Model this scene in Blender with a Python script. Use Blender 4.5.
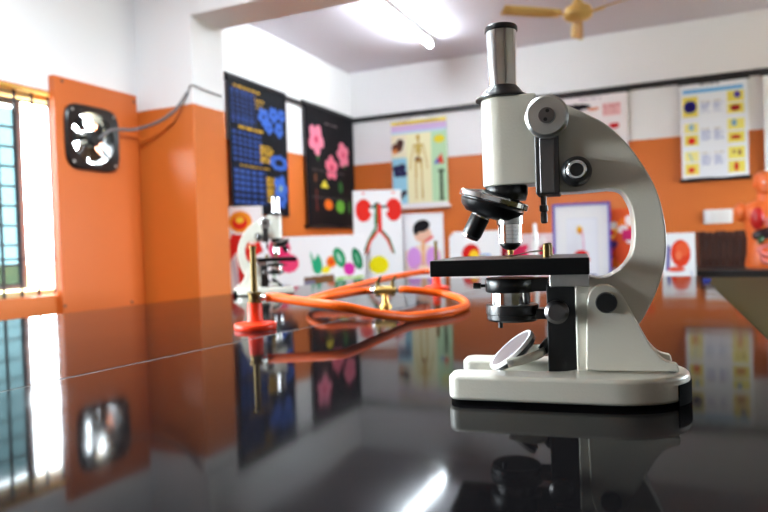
import bpy, bmesh, math, random
import numpy as np
from mathutils import Vector, Matrix

random.seed(4)
SC = bpy.context.scene
for o in list(bpy.data.objects):
    bpy.data.objects.remove(o)
COL = SC.collection
R = math.radians
T = 0.90            # table top height
EYE = T + 0.15      # lens height

# ------------------------------------------------------------------ camera
F, PITCH, ROLL, YAW = 640.0, R(-1.1), R(-1.84), R(24.16)
RT0 = Vector((math.cos(YAW), math.sin(YAW), 0))
FW0 = Vector((-math.sin(YAW), math.cos(YAW), 0))
FW = FW0 * math.cos(PITCH) + Vector((0, 0, 1)) * math.sin(PITCH)
UP1 = Vector((0, 0, 1)) * math.cos(PITCH) - FW0 * math.sin(PITCH)
RT = RT0 * math.cos(ROLL) + UP1 * math.sin(ROLL)
UP = UP1 * math.cos(ROLL) - RT0 * math.sin(ROLL)
CAM = Vector((0, 0, EYE))
cd = bpy.data.cameras.new('camera')
cam = bpy.data.objects.new('camera', cd)
COL.objects.link(cam)
cd.sensor_width = 36
cd.lens = F / 768 * 36
cd.clip_start = 0.02
cam.matrix_world = Matrix(((RT.x, UP.x, -FW.x, CAM.x), (RT.y, UP.y, -FW.y, CAM.y), (RT.z, UP.z, -FW.z, CAM.z), (0, 0, 0, 1)))
cd.dof.use_dof = True
cd.dof.focus_distance = 0.61
cd.dof.aperture_fstop = 6.0
SC.camera = cam

# ------------------------------------------------------------------ world, light, exposure
W = bpy.data.worlds.new('sky')
SC.world = W
W.use_nodes = True
bg = W.node_tree.nodes['Background']
bg.inputs[0].default_value = (0.82, 0.93, 1.0, 1)
bg.inputs[1].default_value = 12.0
W.cycles.sampling_method = 'AUTOMATIC'
SC.view_settings.view_transform = 'Standard'
SC.view_settings.look = 'None'
SC.view_settings.exposure = 2.15
SC.view_settings.gamma = 1.0
SC.view_settings.use_curve_mapping = False
SC.cycles.use_denoising = True
SC.cycles.max_bounces = 10
SC.cycles.diffuse_bounces = 6
SC.cycles.glossy_bounces = 5
SC.cycles.sample_clamp_indirect = 8.0
SC.cycles.caustics_reflective = False
SC.cycles.caustics_refractive = False

WX = -2.36                                   # inner face of the window wall
WINS = [(1.0, 2.335), (-1.1, 0.75)]  # the second opening is out of view, added to bring in light
WZ0, WZ1 = EYE - 0.17, EYE + 0.676
XR = 3.0
ADDED_WINR = [(2.75, 4.6)]                       # unseen right wall window, added to light the back of the room
for y0, y1, sd in [w + (-1,) for w in WINS] + [w + (1,) for w in ADDED_WINR]:   # sky portals in the window openings
    ld = bpy.data.lights.new('sky_portal', 'AREA')
    ld.shape = 'RECTANGLE'
    ld.size = y1 - y0
    ld.size_y = WZ1 - WZ0
    ld.cycles.is_portal = True
    lo = bpy.data.objects.new('sky_portal', ld)
    COL.objects.link(lo)
    lo.matrix_world = Matrix(((0, 0, sd, WX - 0.235 if sd < 0 else XR + .205), (-sd, 0, 0, (y0 + y1) / 2), (0, -1, 0, (WZ0 + WZ1) / 2), (0, 0, 0, 1)))

# area light added out of view under the ceiling, brightens the near half
ld = bpy.data.lights.new('added_fill_light', 'AREA'); ld.shape = 'RECTANGLE'; ld.size = 0.05; ld.size_y = 1.2
ld.energy = 20; ld.color = (0.82, 0.93, 1.0)
lo = bpy.data.objects.new('added_fill_light', ld); COL.objects.link(lo); lo.location = (-1.1, 0.9, EYE + 1.46)

# ------------------------------------------------------------------ measuring helpers (photo pixel -> real place)
def ray(px, py):
    return FW + RT * ((px - 384) / F) - UP * ((py - 256) / F)
def on_x(px, py, x):
    d = ray(px, py); return CAM + d * ((x - CAM.x) / d.x)
def on_y(px, py, y):
    d = ray(px, py); return CAM + d * ((y - CAM.y) / d.y)
def on_z(px, py, z):
    d = ray(px, py); return CAM + d * ((z - CAM.z) / d.z)
def depth(px, py, Z):
    d = ray(px, py); h = d.dot(FW0); return CAM + d * (Z / h)

# ------------------------------------------------------------------ materials
def srgb(r, g, b):
    f = lambda c: (c / 12.92 if c <= 0.04045 else ((c + 0.055) / 1.055) ** 2.4)
    return (f(r / 255), f(g / 255), f(b / 255), 1)
def mat(name, col, rough=0.5, metal=0.0, bump=0.0, bscale=200.0, var=0.0, vscale=6.0, emit=0.0, coat=0.0, spec=None):
    m = bpy.data.materials.new(name)
    m.use_nodes = True
    nt = m.node_tree
    p = nt.nodes['Principled BSDF']
    p.inputs['Base Color'].default_value = col
    p.inputs['Roughness'].default_value = rough
    p.inputs['Metallic'].default_value = metal
    if spec is not None: p.inputs['Specular IOR Level'].default_value = spec
    if coat: p.inputs['Coat Weight'].default_value = coat; p.inputs['Coat Roughness'].default_value = 0.08
    if emit:
        p.inputs['Emission Color'].default_value = col
        p.inputs['Emission Strength'].default_value = emit
    tc = nt.nodes.new('ShaderNodeTexCoord')
    if bump:
        n = nt.nodes.new('ShaderNodeTexNoise'); n.inputs['Scale'].default_value = bscale; n.inputs['Detail'].default_value = 3
        b = nt.nodes.new('ShaderNodeBump'); b.inputs['Strength'].default_value = bump; b.inputs['Distance'].default_value = 0.002
        nt.links.new(tc.outputs['Object'], n.inputs['Vector']); nt.links.new(n.outputs['Fac'], b.inputs['Height'])
        nt.links.new(b.outputs['Normal'], p.inputs['Normal'])
    if var:
        n = nt.nodes.new('ShaderNodeTexNoise'); n.inputs['Scale'].default_value = vscale; n.inputs['Detail'].default_value = 5
        h = nt.nodes.new('ShaderNodeMix'); h.data_type = 'RGBA'
        h.inputs[6].default_value = tuple(c * (1 - var) for c in col[:3]) + (1,)
        h.inputs[7].default_value = tuple(min(1, c * (1 + var)) for c in col[:3]) + (1,)
        nt.links.new(tc.outputs['Object'], n.inputs['Vector']); nt.links.new(n.outputs['Fac'], h.inputs[0])
        nt.links.new(h.outputs[2], p.inputs['Base Color'])
    return m

ORANGE = srgb(206, 108, 42)
WHITE = srgb(236, 234, 234)
def two_tone(name):
    m = mat(name, WHITE, 0.55)
    nt = m.node_tree; p = nt.nodes['Principled BSDF']
    g = nt.nodes.new('ShaderNodeNewGeometry'); s = nt.nodes.new('ShaderNodeSeparateXYZ')
    nz = nt.nodes.new('ShaderNodeTexNoise'); nz.inputs['Scale'].default_value = 14
    ad = nt.nodes.new('ShaderNodeMath'); ad.operation = 'MULTIPLY_ADD'; ad.inputs[1].default_value = 0.006
    lt = nt.nodes.new('ShaderNodeMath'); lt.operation = 'LESS_THAN'; lt.inputs[1].default_value = EYE + 0.686
    n2 = nt.nodes.new('ShaderNodeTexNoise'); n2.inputs['Scale'].default_value = 3; n2.inputs['Detail'].default_value = 6
    mo = nt.nodes.new('ShaderNodeMix'); mo.data_type = 'RGBA'
    mo.inputs[6].default_value = tuple(c * 0.9 for c in ORANGE[:3]) + (1,); mo.inputs[7].default_value = tuple(c * 1.08 for c in ORANGE[:3]) + (1,)
    mx = nt.nodes.new('ShaderNodeMix'); mx.data_type = 'RGBA'; mx.inputs[6].default_value = WHITE
    L = nt.links.new
    L(g.outputs['Position'], s.inputs[0]); L(g.outputs['Position'], nz.inputs['Vector']); L(g.outputs['Position'], n2.inputs['Vector'])
    L(nz.outputs['Fac'], ad.inputs[0]); L(s.outputs['Z'], ad.inputs[2]); L(ad.outputs[0], lt.inputs[0])
    L(n2.outputs['Fac'], mo.inputs[0]); L(lt.outputs[0], mx.inputs[0]); L(mo.outputs[2], mx.inputs[7]); L(mx.outputs[2], p.inputs['Base Color'])
    rr = nt.nodes.new('ShaderNodeMapRange'); rr.inputs[3].default_value = 0.6; rr.inputs[4].default_value = 0.4   # glossier oil paint below
    L(lt.outputs[0], rr.inputs[0]); L(rr.outputs[0], p.inputs['Roughness'])
    return m
M = {}
M['wall'] = two_tone('two_tone_wall_paint')
M['ceil'] = mat('ceiling_paint', srgb(222, 216, 224), 0.8)
M['white_paint'] = mat('white_paint', WHITE, 0.6)
M['plain'] = mat('plain_grey_wall_paint', srgb(176, 176, 174), 0.6)
M['floor'] = mat('floor_tile', srgb(120, 112, 104), 0.4, var=0.15)
M['orange_ply'] = mat('orange_painted_board', srgb(202, 100, 38), 0.42, var=0.08, vscale=3)
M['enamel'] = mat('cream_enamel', srgb(204, 200, 187), 0.3, bump=0.12, bscale=420, coat=0.35)
M['black_enamel'] = mat('black_enamel', srgb(18, 18, 19), 0.28, bump=0.05, bscale=500)
M['black_matte'] = mat('black_matte', srgb(16, 16, 17), 0.55)
M['stage'] = mat('black_stage_paint', srgb(10, 10, 11), 0.33, spec=0.2)
M['rubber'] = mat('black_rubber', srgb(5, 5, 5), 0.9, spec=0.03)
M['chrome'] = mat('polished_chrome', (0.82, 0.82, 0.83, 1), 0.09, 1.0)
M['steel'] = mat('brushed_steel', (0.56, 0.56, 0.55, 1), 0.32, 1.0, bump=0.06, bscale=900)
M['darksteel'] = mat('dark_steel', (0.09, 0.088, 0.088, 1), 0.4, 0.8)
M['gunmetal'] = mat('gunmetal', (0.17, 0.16, 0.16, 1), 0.3, 1.0)
M['brass'] = mat('brass', (0.78, 0.52, 0.16, 1), 0.28, 1.0)
M['oldbrass'] = mat('tarnished_brass', (0.13, 0.088, 0.034, 1), 0.42, 1.0, var=0.3, vscale=40)
M['mirror'] = mat('mirror_glass', (0.24, 0.205, 0.205, 1), 0.3, 0.1)
M['red_plastic'] = mat('orange_red_enamel', srgb(228, 52, 10), 0.4, spec=0.3)
M['hose'] = mat('orange_rubber', srgb(230, 90, 8), 0.42, var=0.1, vscale=30, spec=0.3)
M['olive'] = mat('olive_laminate', srgb(48, 42, 8), 0.5, var=0.08, spec=0.08)
M['darkwood'] = mat('dark_brown_wood', srgb(58, 25, 11), 0.5, var=0.45, vscale=18)
M['bench'] = mat('dark_bench', srgb(30, 27, 27), 0.4)
M['blackbar'] = mat('black_strip', srgb(22, 20, 22), 0.5)
M['gold'] = mat('gold_fan_paint', srgb(232, 198, 116), 0.4, metal=0.1)
M['grey_cable'] = mat('grey_cable', srgb(112, 108, 110), 0.5)
M['iron'] = mat('window_iron', srgb(40, 40, 46), 0.5)
M['white_plastic'] = mat('white_plastic', srgb(228, 226, 222), 0.4)
M['card'] = mat('white_card', srgb(238, 236, 236), 0.7)
M['blue'] = mat('blue_plastic', srgb(20, 44, 130), 0.5)
M['purple'] = mat('violet_frame', srgb(92, 78, 180), 0.4)
M['ground'] = mat('outside_ground', srgb(150, 146, 130), 0.9, var=0.1)
M['yellow_wall'] = mat('yellow_garden_wall', srgb(196, 186, 140), 0.9, var=0.05)
M['lit_reveal_yellow'] = mat('lit_reveal_yellow', srgb(240, 208, 96), 0.5)  # strong light on the orange reveal, put into the colour
M['fan_tan'] = mat('tan_fan_paint', srgb(70, 48, 26), 0.8)
M['joint'] = mat('grey_joint_filler', srgb(96, 92, 88), 0.8)
M['lamp'] = mat('lamp_tube', (0.82, 0.93, 1.0, 1), 0.3, emit=34.0)
M['skin'] = mat('model_skin', srgb(236, 112, 48), 0.4, var=0.1)
M['organ_red'] = mat('organ_red', srgb(196, 30, 28), 0.35)
M['organ_dark'] = mat('organ_dark', srgb(38, 18, 26), 0.35)
M['organ_pink'] = mat('organ_pink', srgb(222, 120, 110), 0.4)
M['organ_green'] = mat('organ_green', srgb(40, 84, 40), 0.4)
def granite():
    m = mat('black_granite', (0.012, 0.011, 0.012, 1), 0.07, spec=0.06)
    nt = m.node_tree; p = nt.nodes['Principled BSDF']; L = nt.links.new
    tc = nt.nodes.new('ShaderNodeTexCoord')
    v = nt.nodes.new('ShaderNodeTexNoise'); v.inputs['Scale'].default_value = 900
    r = nt.nodes.new('ShaderNodeMapRange'); r.inputs[1].default_value = 0.62; r.inputs[2].default_value = 0.8; r.inputs[3].default_value = 0.0; r.inputs[4].default_value = 1
    x = nt.nodes.new('ShaderNodeMix'); x.data_type = 'RGBA'; x.inputs[6].default_value = (0.004, 0.0036, 0.004, 1); x.inputs[7].default_value = (0.04, 0.036, 0.036, 1)
    n = nt.nodes.new('ShaderNodeTexNoise'); n.inputs['Scale'].default_value = 5; n.inputs['Detail'].default_value = 6
    rr = nt.nodes.new('ShaderNodeMapRange'); rr.inputs[1].default_value = 0.35; rr.inputs[2].default_value = 0.7; rr.inputs[3].default_value = 0.045; rr.inputs[4].default_value = 0.10
    nb = nt.nodes.new('ShaderNodeTexNoise'); nb.inputs['Scale'].default_value = 7; nb.inputs['Detail'].default_value = 1
    b = nt.nodes.new('ShaderNodeBump'); b.inputs['Strength'].default_value = 0.06; b.inputs['Distance'].default_value = 0.004
    for k in (v, n, nb): L(tc.outputs['Object'], k.inputs['Vector'])
    L(v.outputs['Fac'], r.inputs[0]); L(r.outputs[0], x.inputs[0]); L(x.outputs[2], p.inputs['Base Color'])
    L(n.outputs['Fac'], rr.inputs[0]); L(rr.outputs[0], p.inputs['Roughness'])
    L(nb.outputs['Fac'], b.inputs['Height']); L(b.outputs['Normal'], p.inputs['Normal'])
    return m
M['granite'] = granite()
def tinted():
    m = bpy.data.materials.new('sky_dimming_pane'); m.use_nodes = True
    nt = m.node_tree; nt.nodes.remove(nt.nodes['Principled BSDF'])
    t = nt.nodes.new('ShaderNodeBsdfTransparent'); t.inputs[0].default_value = (0.15, 0.195, 0.20, 1)  # tint stands in for a dimmer view outside
    g = nt.nodes.new('ShaderNodeBsdfGlossy'); g.inputs['Roughness'].default_value = 0.05
    fr = nt.nodes.new('ShaderNodeFresnel'); x = nt.nodes.new('ShaderNodeMixShader')
    nt.links.new(fr.outputs[0], x.inputs[0]); nt.links.new(t.outputs[0], x.inputs[1]); nt.links.new(g.outputs[0], x.inputs[2])
    nt.links.new(x.outputs[0], nt.nodes['Material Output'].inputs[0])
    return m
M['pane'] = tinted()
def print_mat():
    m = mat('printed_paper', (1, 1, 1, 1), 0.7, spec=0.15)
    nt = m.node_tree; a = nt.nodes.new('ShaderNodeAttribute'); a.attribute_name = 'ink'
    nt.links.new(a.outputs['Color'], nt.nodes['Principled BSDF'].inputs['Base Color'])
    return m
M['print'] = print_mat()

# ------------------------------------------------------------------ mesh helpers
def obj(name, bm, m, parent=None, smooth=35, bevel=0.0, seg=2, loc=None):
    me = bpy.data.meshes.new(name)
    bmesh.ops.recalc_face_normals(bm, faces=bm.faces[:])
    bm.to_mesh(me); bm.free()
    for k in (m if isinstance(m, (list, tuple)) else [m]): me.materials.append(k)
    if smooth:
        me.polygons.foreach_set('use_smooth', [True] * len(me.polygons))
        me.set_sharp_from_angle(angle=R(smooth))
    o = bpy.data.objects.new(name, me)
    COL.objects.link(o)
    if parent: o.parent = parent
    if loc is not None: o.location = loc
    if bevel:
        b = o.modifiers.new('bevel', 'BEVEL'); b.width = bevel; b.segments = seg; b.limit_method = 'ANGLE'; b.angle_limit = R(40); b.harden_normals = True
    return o
def tag(o, label=None, cat=None, group=None, kind=None):
    for k, v in (('label', label), ('category', cat), ('group', group), ('kind', kind)):
        if v: o[k] = v
    return o
def thing(name, label, cat, loc=(0, 0, 0), rz=0.0, group=None):
    o = bpy.data.objects.new(name, None); COL.objects.link(o)
    o.empty_display_size = 0.05
    o.location = loc; o.rotation_euler = (0, 0, rz)
    return tag(o, label, cat, group)
def struct(name, bm, m, parent=None, **k):
    o = obj(name, bm, m, parent, **k)
    if not parent: o['kind'] = 'structure'
    return o
def copy_tree(o, parent=None):
    c = o.copy(); COL.objects.link(c)
    if parent: c.parent = parent
    for ch in list(o.children): copy_tree(ch, c)
    return c
def box(bm, a, b, mi=0):
    x0, y0, z0 = a; x1, y1, z1 = b
    v = [bm.verts.new(p) for p in ((x0, y0, z0), (x1, y0, z0), (x1, y1, z0), (x0, y1, z0), (x0, y0, z1), (x1, y0, z1), (x1, y1, z1), (x0, y1, z1))]
    for f in ((0, 3, 2, 1), (4, 5, 6, 7), (0, 1, 5, 4), (1, 2, 6, 5), (2, 3, 7, 6), (3, 0, 4, 7)):
        bm.faces.new([v[i] for i in f]).material_index = mi
    return bm
def bx(a, b): return box(bmesh.new(), a, b)
def frame_to(o, z, x=None):
    z = Vector(z).normalized()
    x = Vector(x) if x else (Vector((1, 0, 0)) if abs(z.x) < 0.9 else Vector((0, 1, 0)))
    y = z.cross(x).normalized(); x = y.cross(z)
    return Matrix(((x.x, y.x, z.x, o[0]), (x.y, y.y, z.y, o[1]), (x.z, y.z, z.z, o[2]), (0, 0, 0, 1)))
def lathe(bm, prof, o=(0, 0, 0), axis=(0, 0, 1), seg=40, mi=0, cap=True):
    m = frame_to(o, axis); rings = []
    for r, h in prof:
        if r < 1e-6: rings.append([bm.verts.new(m @ Vector((0, 0, h)))])
        else: rings.append([bm.verts.new(m @ Vector((r * math.cos(2 * math.pi * i / seg), r * math.sin(2 * math.pi * i / seg), h))) for i in range(seg)])
    for a, b in zip(rings, rings[1:]):
        for i in range(seg):
            j = (i + 1) % seg
            if len(a) == 1 and len(b) == 1: continue
            f = [a[0], b[j], b[i]] if len(a) == 1 else [a[i], a[j], b[0]] if len(b) == 1 else [a[i], a[j], b[j], b[i]]
            bm.faces.new(f).material_index = mi
    for rg in (rings[0], rings[-1]):
        if cap and len(rg) > 2: bm.faces.new(rg).material_index = mi
    return bm
def lt(prof, o=(0, 0, 0), axis=(0, 0, 1), seg=40, cap=True): return lathe(bmesh.new(), prof, o, axis, seg, 0, cap)
def cyl(r, h, ch=0.0):
    return [(0, 0), (r - ch, 0), (r, ch), (r, h - ch), (r - ch, h), (0, h)] if ch else [(0, 0), (r, 0), (r, h), (0, h)]
def smooth_path(pts, n=8):
    P = [Vector(p) for p in pts]; out = []
    for i in range(len(P) - 1):
        a, b, c, d = P[max(i - 1, 0)], P[i], P[i + 1], P[min(i + 2, len(P) - 1)]
        for k in range(n):
            t = k / n
            out.append(0.5 * ((2 * b) + (c - a) * t + (2 * a - 5 * b + 4 * c - d) * t * t + (3 * b - a - 3 * c + d) * t ** 3))
    return out + [P[-1]]
def tube(bm, pts, r, seg=12, flat=None):
    rad = r if isinstance(r, (list, tuple)) else [r] * len(pts)
    pts = [Vector(p) for p in pts]; rings = []; ref = None
    for i, p in enumerate(pts):
        t = (pts[min(i + 1, len(pts) - 1)] - pts[max(i - 1, 0)]).normalized()
        if ref is None:
            ref = Vector((0, 0, 1)) if abs(t.z) < 0.9 else Vector((1, 0, 0))
        s = t.cross(ref).normalized(); ref = s.cross(t)
        a, b = (1, 1) if flat is None else flat
        rings.append([bm.verts.new(p + (s * math.cos(2 * math.pi * k / seg) * a + ref * math.sin(2 * math.pi * k / seg) * b) * rad[i]) for k in range(seg)])
    for A, B in zip(rings, rings[1:]):
        for k in range(seg): bm.faces.new((A[k], A[(k + 1) % seg], B[(k + 1) % seg], B[k]))
    bm.faces.new(rings[0]); bm.faces.new(rings[-1][::-1])
    return bm
def tb(pts, r, seg=12, flat=None): return tube(bmesh.new(), pts, r, seg, flat)
def prism(bm, pts, fn, h0, h1):
    """extrude the outline pts (a, b) from h0 to h1; fn(a, b, h) -> point"""
    A = [bm.verts.new(fn(a, b, h0)) for a, b in pts]; B = [bm.verts.new(fn(a, b, h1)) for a, b in pts]
    n = len(pts)
    for i in range(n): bm.faces.new((A[i], A[(i + 1) % n], B[(i + 1) % n], B[i]))
    bm.faces.new(A[::-1]); bm.faces.new(B)
    return bm
XZ = lambda a, b, h: Vector((a, h, b))
XY = lambda a, b, h: Vector((a, b, h))
def arc(cx, cy, r, a0, a1, n):
    return [(cx + r * math.cos(R(a0 + (a1 - a0) * i / n)), cy + r * math.sin(R(a0 + (a1 - a0) * i / n))) for i in range(n + 1)]
def blob(bm, c, r, rot=None, u=14, v=10, mi=0):
    m = Matrix.Translation(c) @ (rot or Matrix.Identity(4)) @ Matrix.Diagonal((r[0], r[1], r[2], 1))
    d = bmesh.ops.create_uvsphere(bm, u_segments=u, v_segments=v, radius=1, matrix=m)
    return bm

# ------------------------------------------------------------------ painted paper
class Paint:
    def __init__(s, w, h, bg, n=90):
        s.w, s.h = w, h; s.nx = n; s.ny = max(8, int(n * h / w))
        s.c = np.ones((s.ny, s.nx, 3)) * np.array(bg, float) / 255
        s.V, s.U = np.mgrid[0:s.ny, 0:s.nx]; s.U = s.U / (s.nx - 1.0); s.V = s.V / (s.ny - 1.0)
        s.k = h / w
    def put(s, m, c): s.c[m] = np.array(c, float) / 255
    def rect(s, u0, v0, u1, v1, c): s.put((s.U >= u0) & (s.U <= u1) & (s.V >= v0) & (s.V <= v1), c)
    def ell(s, u, v, ru, rv, c, rot=0):
        x = s.U - u; y = (s.V - v) * s.k; a = R(rot)
        p = x * math.cos(a) + y * math.sin(a); q = -x * math.sin(a) + y * math.cos(a)
        s.put((p / ru) ** 2 + (q / (rv * s.k)) ** 2 <= 1, c)
    def line(s, pts, w, c):
        for (u0, v0), (u1, v1) in zip(pts, pts[1:]):
            ax, ay, bx_, by = u0, v0 * s.k, u1, v1 * s.k
            px, py = s.U - ax, s.V * s.k - ay; dx, dy = bx_ - ax, by - ay
            t = np.clip((px * dx + py * dy) / (dx * dx + dy * dy + 1e-9), 0, 1)
            s.put(np.hypot(px - t * dx, py - t * dy) <= w / 2, c)
    def poly(s, pts, c):
        ins = np.zeros(s.U.shape, bool); n = len(pts)
        for i in range(n):
            (x0, y0), (x1, y1) = pts[i], pts[(i + 1) % n]
            if y0 == y1: continue
            ins ^= ((y0 > s.V) != (y1 > s.V)) & (s.U < (x1 - x0) * (s.V - y0) / (y1 - y0) + x0)
        s.put(ins, c)
    def flower(s, u, v, r, c, c2, n=5, rot=0):
        for i in range(n):
            a = R(rot + 360 * i / n); s.ell(u + r * .55 * math.cos(a), v + r * .55 * math.sin(a) / s.k, r * .5, r * .42 / s.k, c, rot + 360 * i / n)
        s.ell(u, v, r * .25, r * .25 / s.k, c2)
    def text(s, u0, v0, u1, v1, c, rows):
        hh = (v1 - v0) / rows
        for i in range(rows):
            x = u0; end = u1 - random.random() * .25 * (u1 - u0)
            while x < end:
                e = min(end, x + (.03 + random.random() * .07) * 1.2)
                s.rect(x, v0 + i * hh, e, v0 + i * hh + hh * .6, c); x = e + .02
def sheet(name, p, parent=None, wave=0.0, thick=0.002, m=None):
    """paper in local XZ, facing -Y, bottom centre at the origin"""
    nx, ny = p.nx, p.ny
    P = []
    for j in range(ny):
        for i in range(nx):
            u, v = i / (nx - 1), j / (ny - 1)
            P.append(((u - .5) * p.w, -wave * (0.5 + 0.5 * math.sin(u * 9 + v * 2.2)) * (0.3 + v), (1 - v) * p.h))
    Fc = [(j * nx + i, (j + 1) * nx + i, (j + 1) * nx + i + 1, j * nx + i + 1) for j in range(ny - 1) for i in range(nx - 1)]
    me = bpy.data.meshes.new(name); me.from_pydata(P, [], Fc)
    a = me.color_attributes.new('ink', 'FLOAT_COLOR', 'POINT')
    c = p.c.reshape(-1, 3); c = np.where(c <= .04045, c / 12.92, ((c + .055) / 1.055) ** 2.4)
    a.data.foreach_set('color', np.hstack([c, np.ones((len(c), 1))]).astype(np.float32).ravel())
    me.materials.append(M['print'])
    me.polygons.foreach_set('use_smooth', [True] * len(me.polygons))
    o = bpy.data.objects.new(name, me); COL.objects.link(o)
    if parent: o.parent = parent
    so = o.modifiers.new('thickness', 'SOLIDIFY'); so.thickness = thick; so.offset = -1
    return o

# ================================================================== THE ROOM
XL2, YB, YF = -2.5, 4.95, -3.2      # poster wall, back wall, right wall, wall behind
ZC = EYE + 1.47
struct('floor', bx((-2.75, YF - .2, -.1), (XR + .2, YB + .2, 0)), M['floor'])
struct('ceiling', bx((-3, YF - .2, ZC), (XR + .2, YB + .2, ZC + .12)), M['ceil'])
b = bmesh.new()
xo = WX - 0.23
box(b, (xo, YF, 0), (WX, 2.5, WZ0)); box(b, (xo, YF, WZ1), (WX, 2.5, ZC))
ys = [YF] + [v for w in sorted(WINS) for v in w] + [2.5]
for i in range(0, len(ys), 2): box(b, (xo, ys[i], WZ0), (WX, ys[i + 1], WZ1))
box(b, (XL2 - .23, 2.45, 0), (XL2, YB + .2, ZC))
struct('wall_left', b, M['wall'], smooth=0)
struct('wall_back', bx((XL2 - .2, YB, 0), (XR + .2, YB + .2, ZC)), M['wall'], smooth=0)
b = bmesh.new(); (w0, w1), = ADDED_WINR
for q in (((XR, YF, 0), (XR + .2, YB, WZ0)), ((XR, YF, WZ1), (XR + .2, YB, ZC)), ((XR, YF, WZ0), (XR + .2, w0, WZ1)), ((XR, w1, WZ0), (XR + .2, YB, WZ1))): box(b, *q)
struct('wall_right', b, M['plain'], smooth=0)
struct('wall_front', bx((xo, YF - .2, 0), (XR + .2, YF, ZC)), M['plain'], smooth=0)
cq = depth(197, 200, 3.0); CX, CY0 = cq.x, cq.y; CY1 = on_x(228.5, 200, CX).y
struct('wall_column', bx((XL2 - .05, CY0, 0), (CX, CY1, ZC)), M['wall'], smooth=0, bevel=.004)
struct('ceiling_beam', bx((CX - .01, CY0, EYE + 1.092), (XR, CY1, ZC)), M['white_paint'], smooth=0, bevel=.004)
# thin black hanging rails for the charts
RZ = EYE + 1.063
struct('trim_1', bx((XL2, CY1, RZ - .018), (XL2 + .016, YB, RZ + .018)), M['blackbar'], smooth=0)
struct('trim_2', bx((XL2, YB - .016, RZ - .02), (XR, YB, RZ + .02)), M['blackbar'], smooth=0)
# outside
tag(obj('ground', bx((-30, -25, -.35), (30, 30, -.25)), M['ground']), kind='structure')
g = tag(obj('garden_wall', bx((-6.2, -12, -.25), (-6.0, 16, EYE - .1)), M['yellow_wall']), kind='structure')

# ------------------------------------------------------------------ windows with iron grilles
def grille_window(n, y0, y1, right=False):
    w = bpy.data.objects.new('window_%d' % n, None); COL.objects.link(w); w['kind'] = 'structure'
    w.location = (WX - .07, y0, WZ0)
    if right: w.location = (XR + .07, y1, WZ0); w.rotation_euler = (0, 0, math.pi)
    H = WZ1 - WZ0; Wd = y1 - y0
    b = bmesh.new(); t = .022
    for a, c in (((-.02, 0, 0), (.012, Wd, t)), ((-.02, 0, H - t), (.012, Wd, H)), ((-.02, 0, t), (.012, t, H - t)), ((-.02, Wd - t, t), (.012, Wd, H - t))): box(b, a, c)
    obj('window_frame', b, M['yellow_wall'], w)
    obj('reveal_light_strip', bx((-.16, .001, H - .006), (.068, Wd - .001, H - .0005)), M['lit_reveal_yellow'], w, smooth=0)  # strip added under the lintel to carry the painted brightness
    first = None
    k = 0; y = 1.642 - .03 - y0 if n == 1 else .06
    while y > .08: y -= .0775
    while y < Wd - .03:
        if first is None: first = c = obj('bar', bx((.018, -.004, 0), (.027, .004, H)), M['iron'], w, smooth=0)
        else: c = first.copy(); COL.objects.link(c)
        c.location = (0, y, 0); y += .0775
    fh = None
    for z in (.155, .80):
        if fh is None: fh = c = obj('crossbar', bx((.027, 0, -.004), (.034, Wd, .004)), M['iron'], w, smooth=0)
        else: c = fh.copy(); COL.objects.link(c)
        c.location = (0, 0, z)
    # hinged casement over the near half, its pane tint dims the sky behind
    if n == 1:
        ce = on_x(23, 200, WX - .11).y - y0; zt = H - .035
        b = bmesh.new()
        for a, c in (((-.05, .05, .03), (-.03, .075, zt)), ((-.05, ce - .028, .03), (-.03, ce, zt)), ((-.05, .075, .03), (-.03, ce - .028, .05)), ((-.05, .075, zt - .02), (-.03, ce - .028, zt))): box(b, a, c)
        cs = obj('casement_frame', b, M['grey_cable'], w, smooth=0)
        f2 = None; z = .05
        while z < zt - .05:
            if f2 is None: f2 = c = obj('glazing_bar', bx((-.046, .075, -.004), (-.03, ce - .028, .004)), M['iron'], cs, smooth=0)
            else: c = f2.copy(); COL.objects.link(c)
            pn = obj('pane', bx((-.041, .075, z), (-.038, ce - .028, min(z + .0805, zt - .02))), M['pane'], cs, smooth=0)
            c.location = (0, 0, z); z += .081
    return w
for i, (y0, y1) in enumerate(WINS): grille_window(i + 1, y0, y1)
grille_window(3, *ADDED_WINR[0], right=True)

# ------------------------------------------------------------------ orange panel with the exhaust fan
PX = WX + .03
fc = on_x(92, 139, PX)
pnl = thing('fan_panel', 'tall orange painted board screwed over part of the window opening', 'board', (WX, fc.y, EYE))
def plate_with_hole(y0, y1, z0, z1, r, x0, x1, n=48):
    b = bmesh.new(); out = []; inn = []
    for i in range(n):
        a = 2 * math.pi * i / n; c, s = math.cos(a), math.sin(a)
        k = min((y1 if c > 0 else -y0) / max(abs(c), 1e-6), (z1 if s > 0 else -z0) / max(abs(s), 1e-6))
        out.append((c * k, s * k)); inn.append((c * r, s * r))
    for cy, cz in ((y0, z0), (y0, z1), (y1, z0), (y1, z1)):
        i = min(range(n), key=lambda q: (out[q][0] - cy) ** 2 + (out[q][1] - cz) ** 2); out[i] = (cy, cz)
    V = [[b.verts.new((x, p[0], p[1])) for p in L] for x, L in ((x0, out), (x0, inn), (x1, inn), (x1, out))]
    for A, B in ((0, 1), (1, 2), (2, 3), (3, 0)):
        for i in range(n): b.faces.new((V[A][i], V[A][(i + 1) % n], V[B][(i + 1) % n], V[B][i]))
    return b
fz = fc.z - EYE
obj('board', plate_with_hole(on_x(53.5, 80, PX).y - fc.y, 2.345 - fc.y, -.252 - fz, .748 - fz, .118, 0, PX - WX), M['orange_ply'], pnl, smooth=0, loc=(0, 0, fz))
sc0 = None
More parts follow.
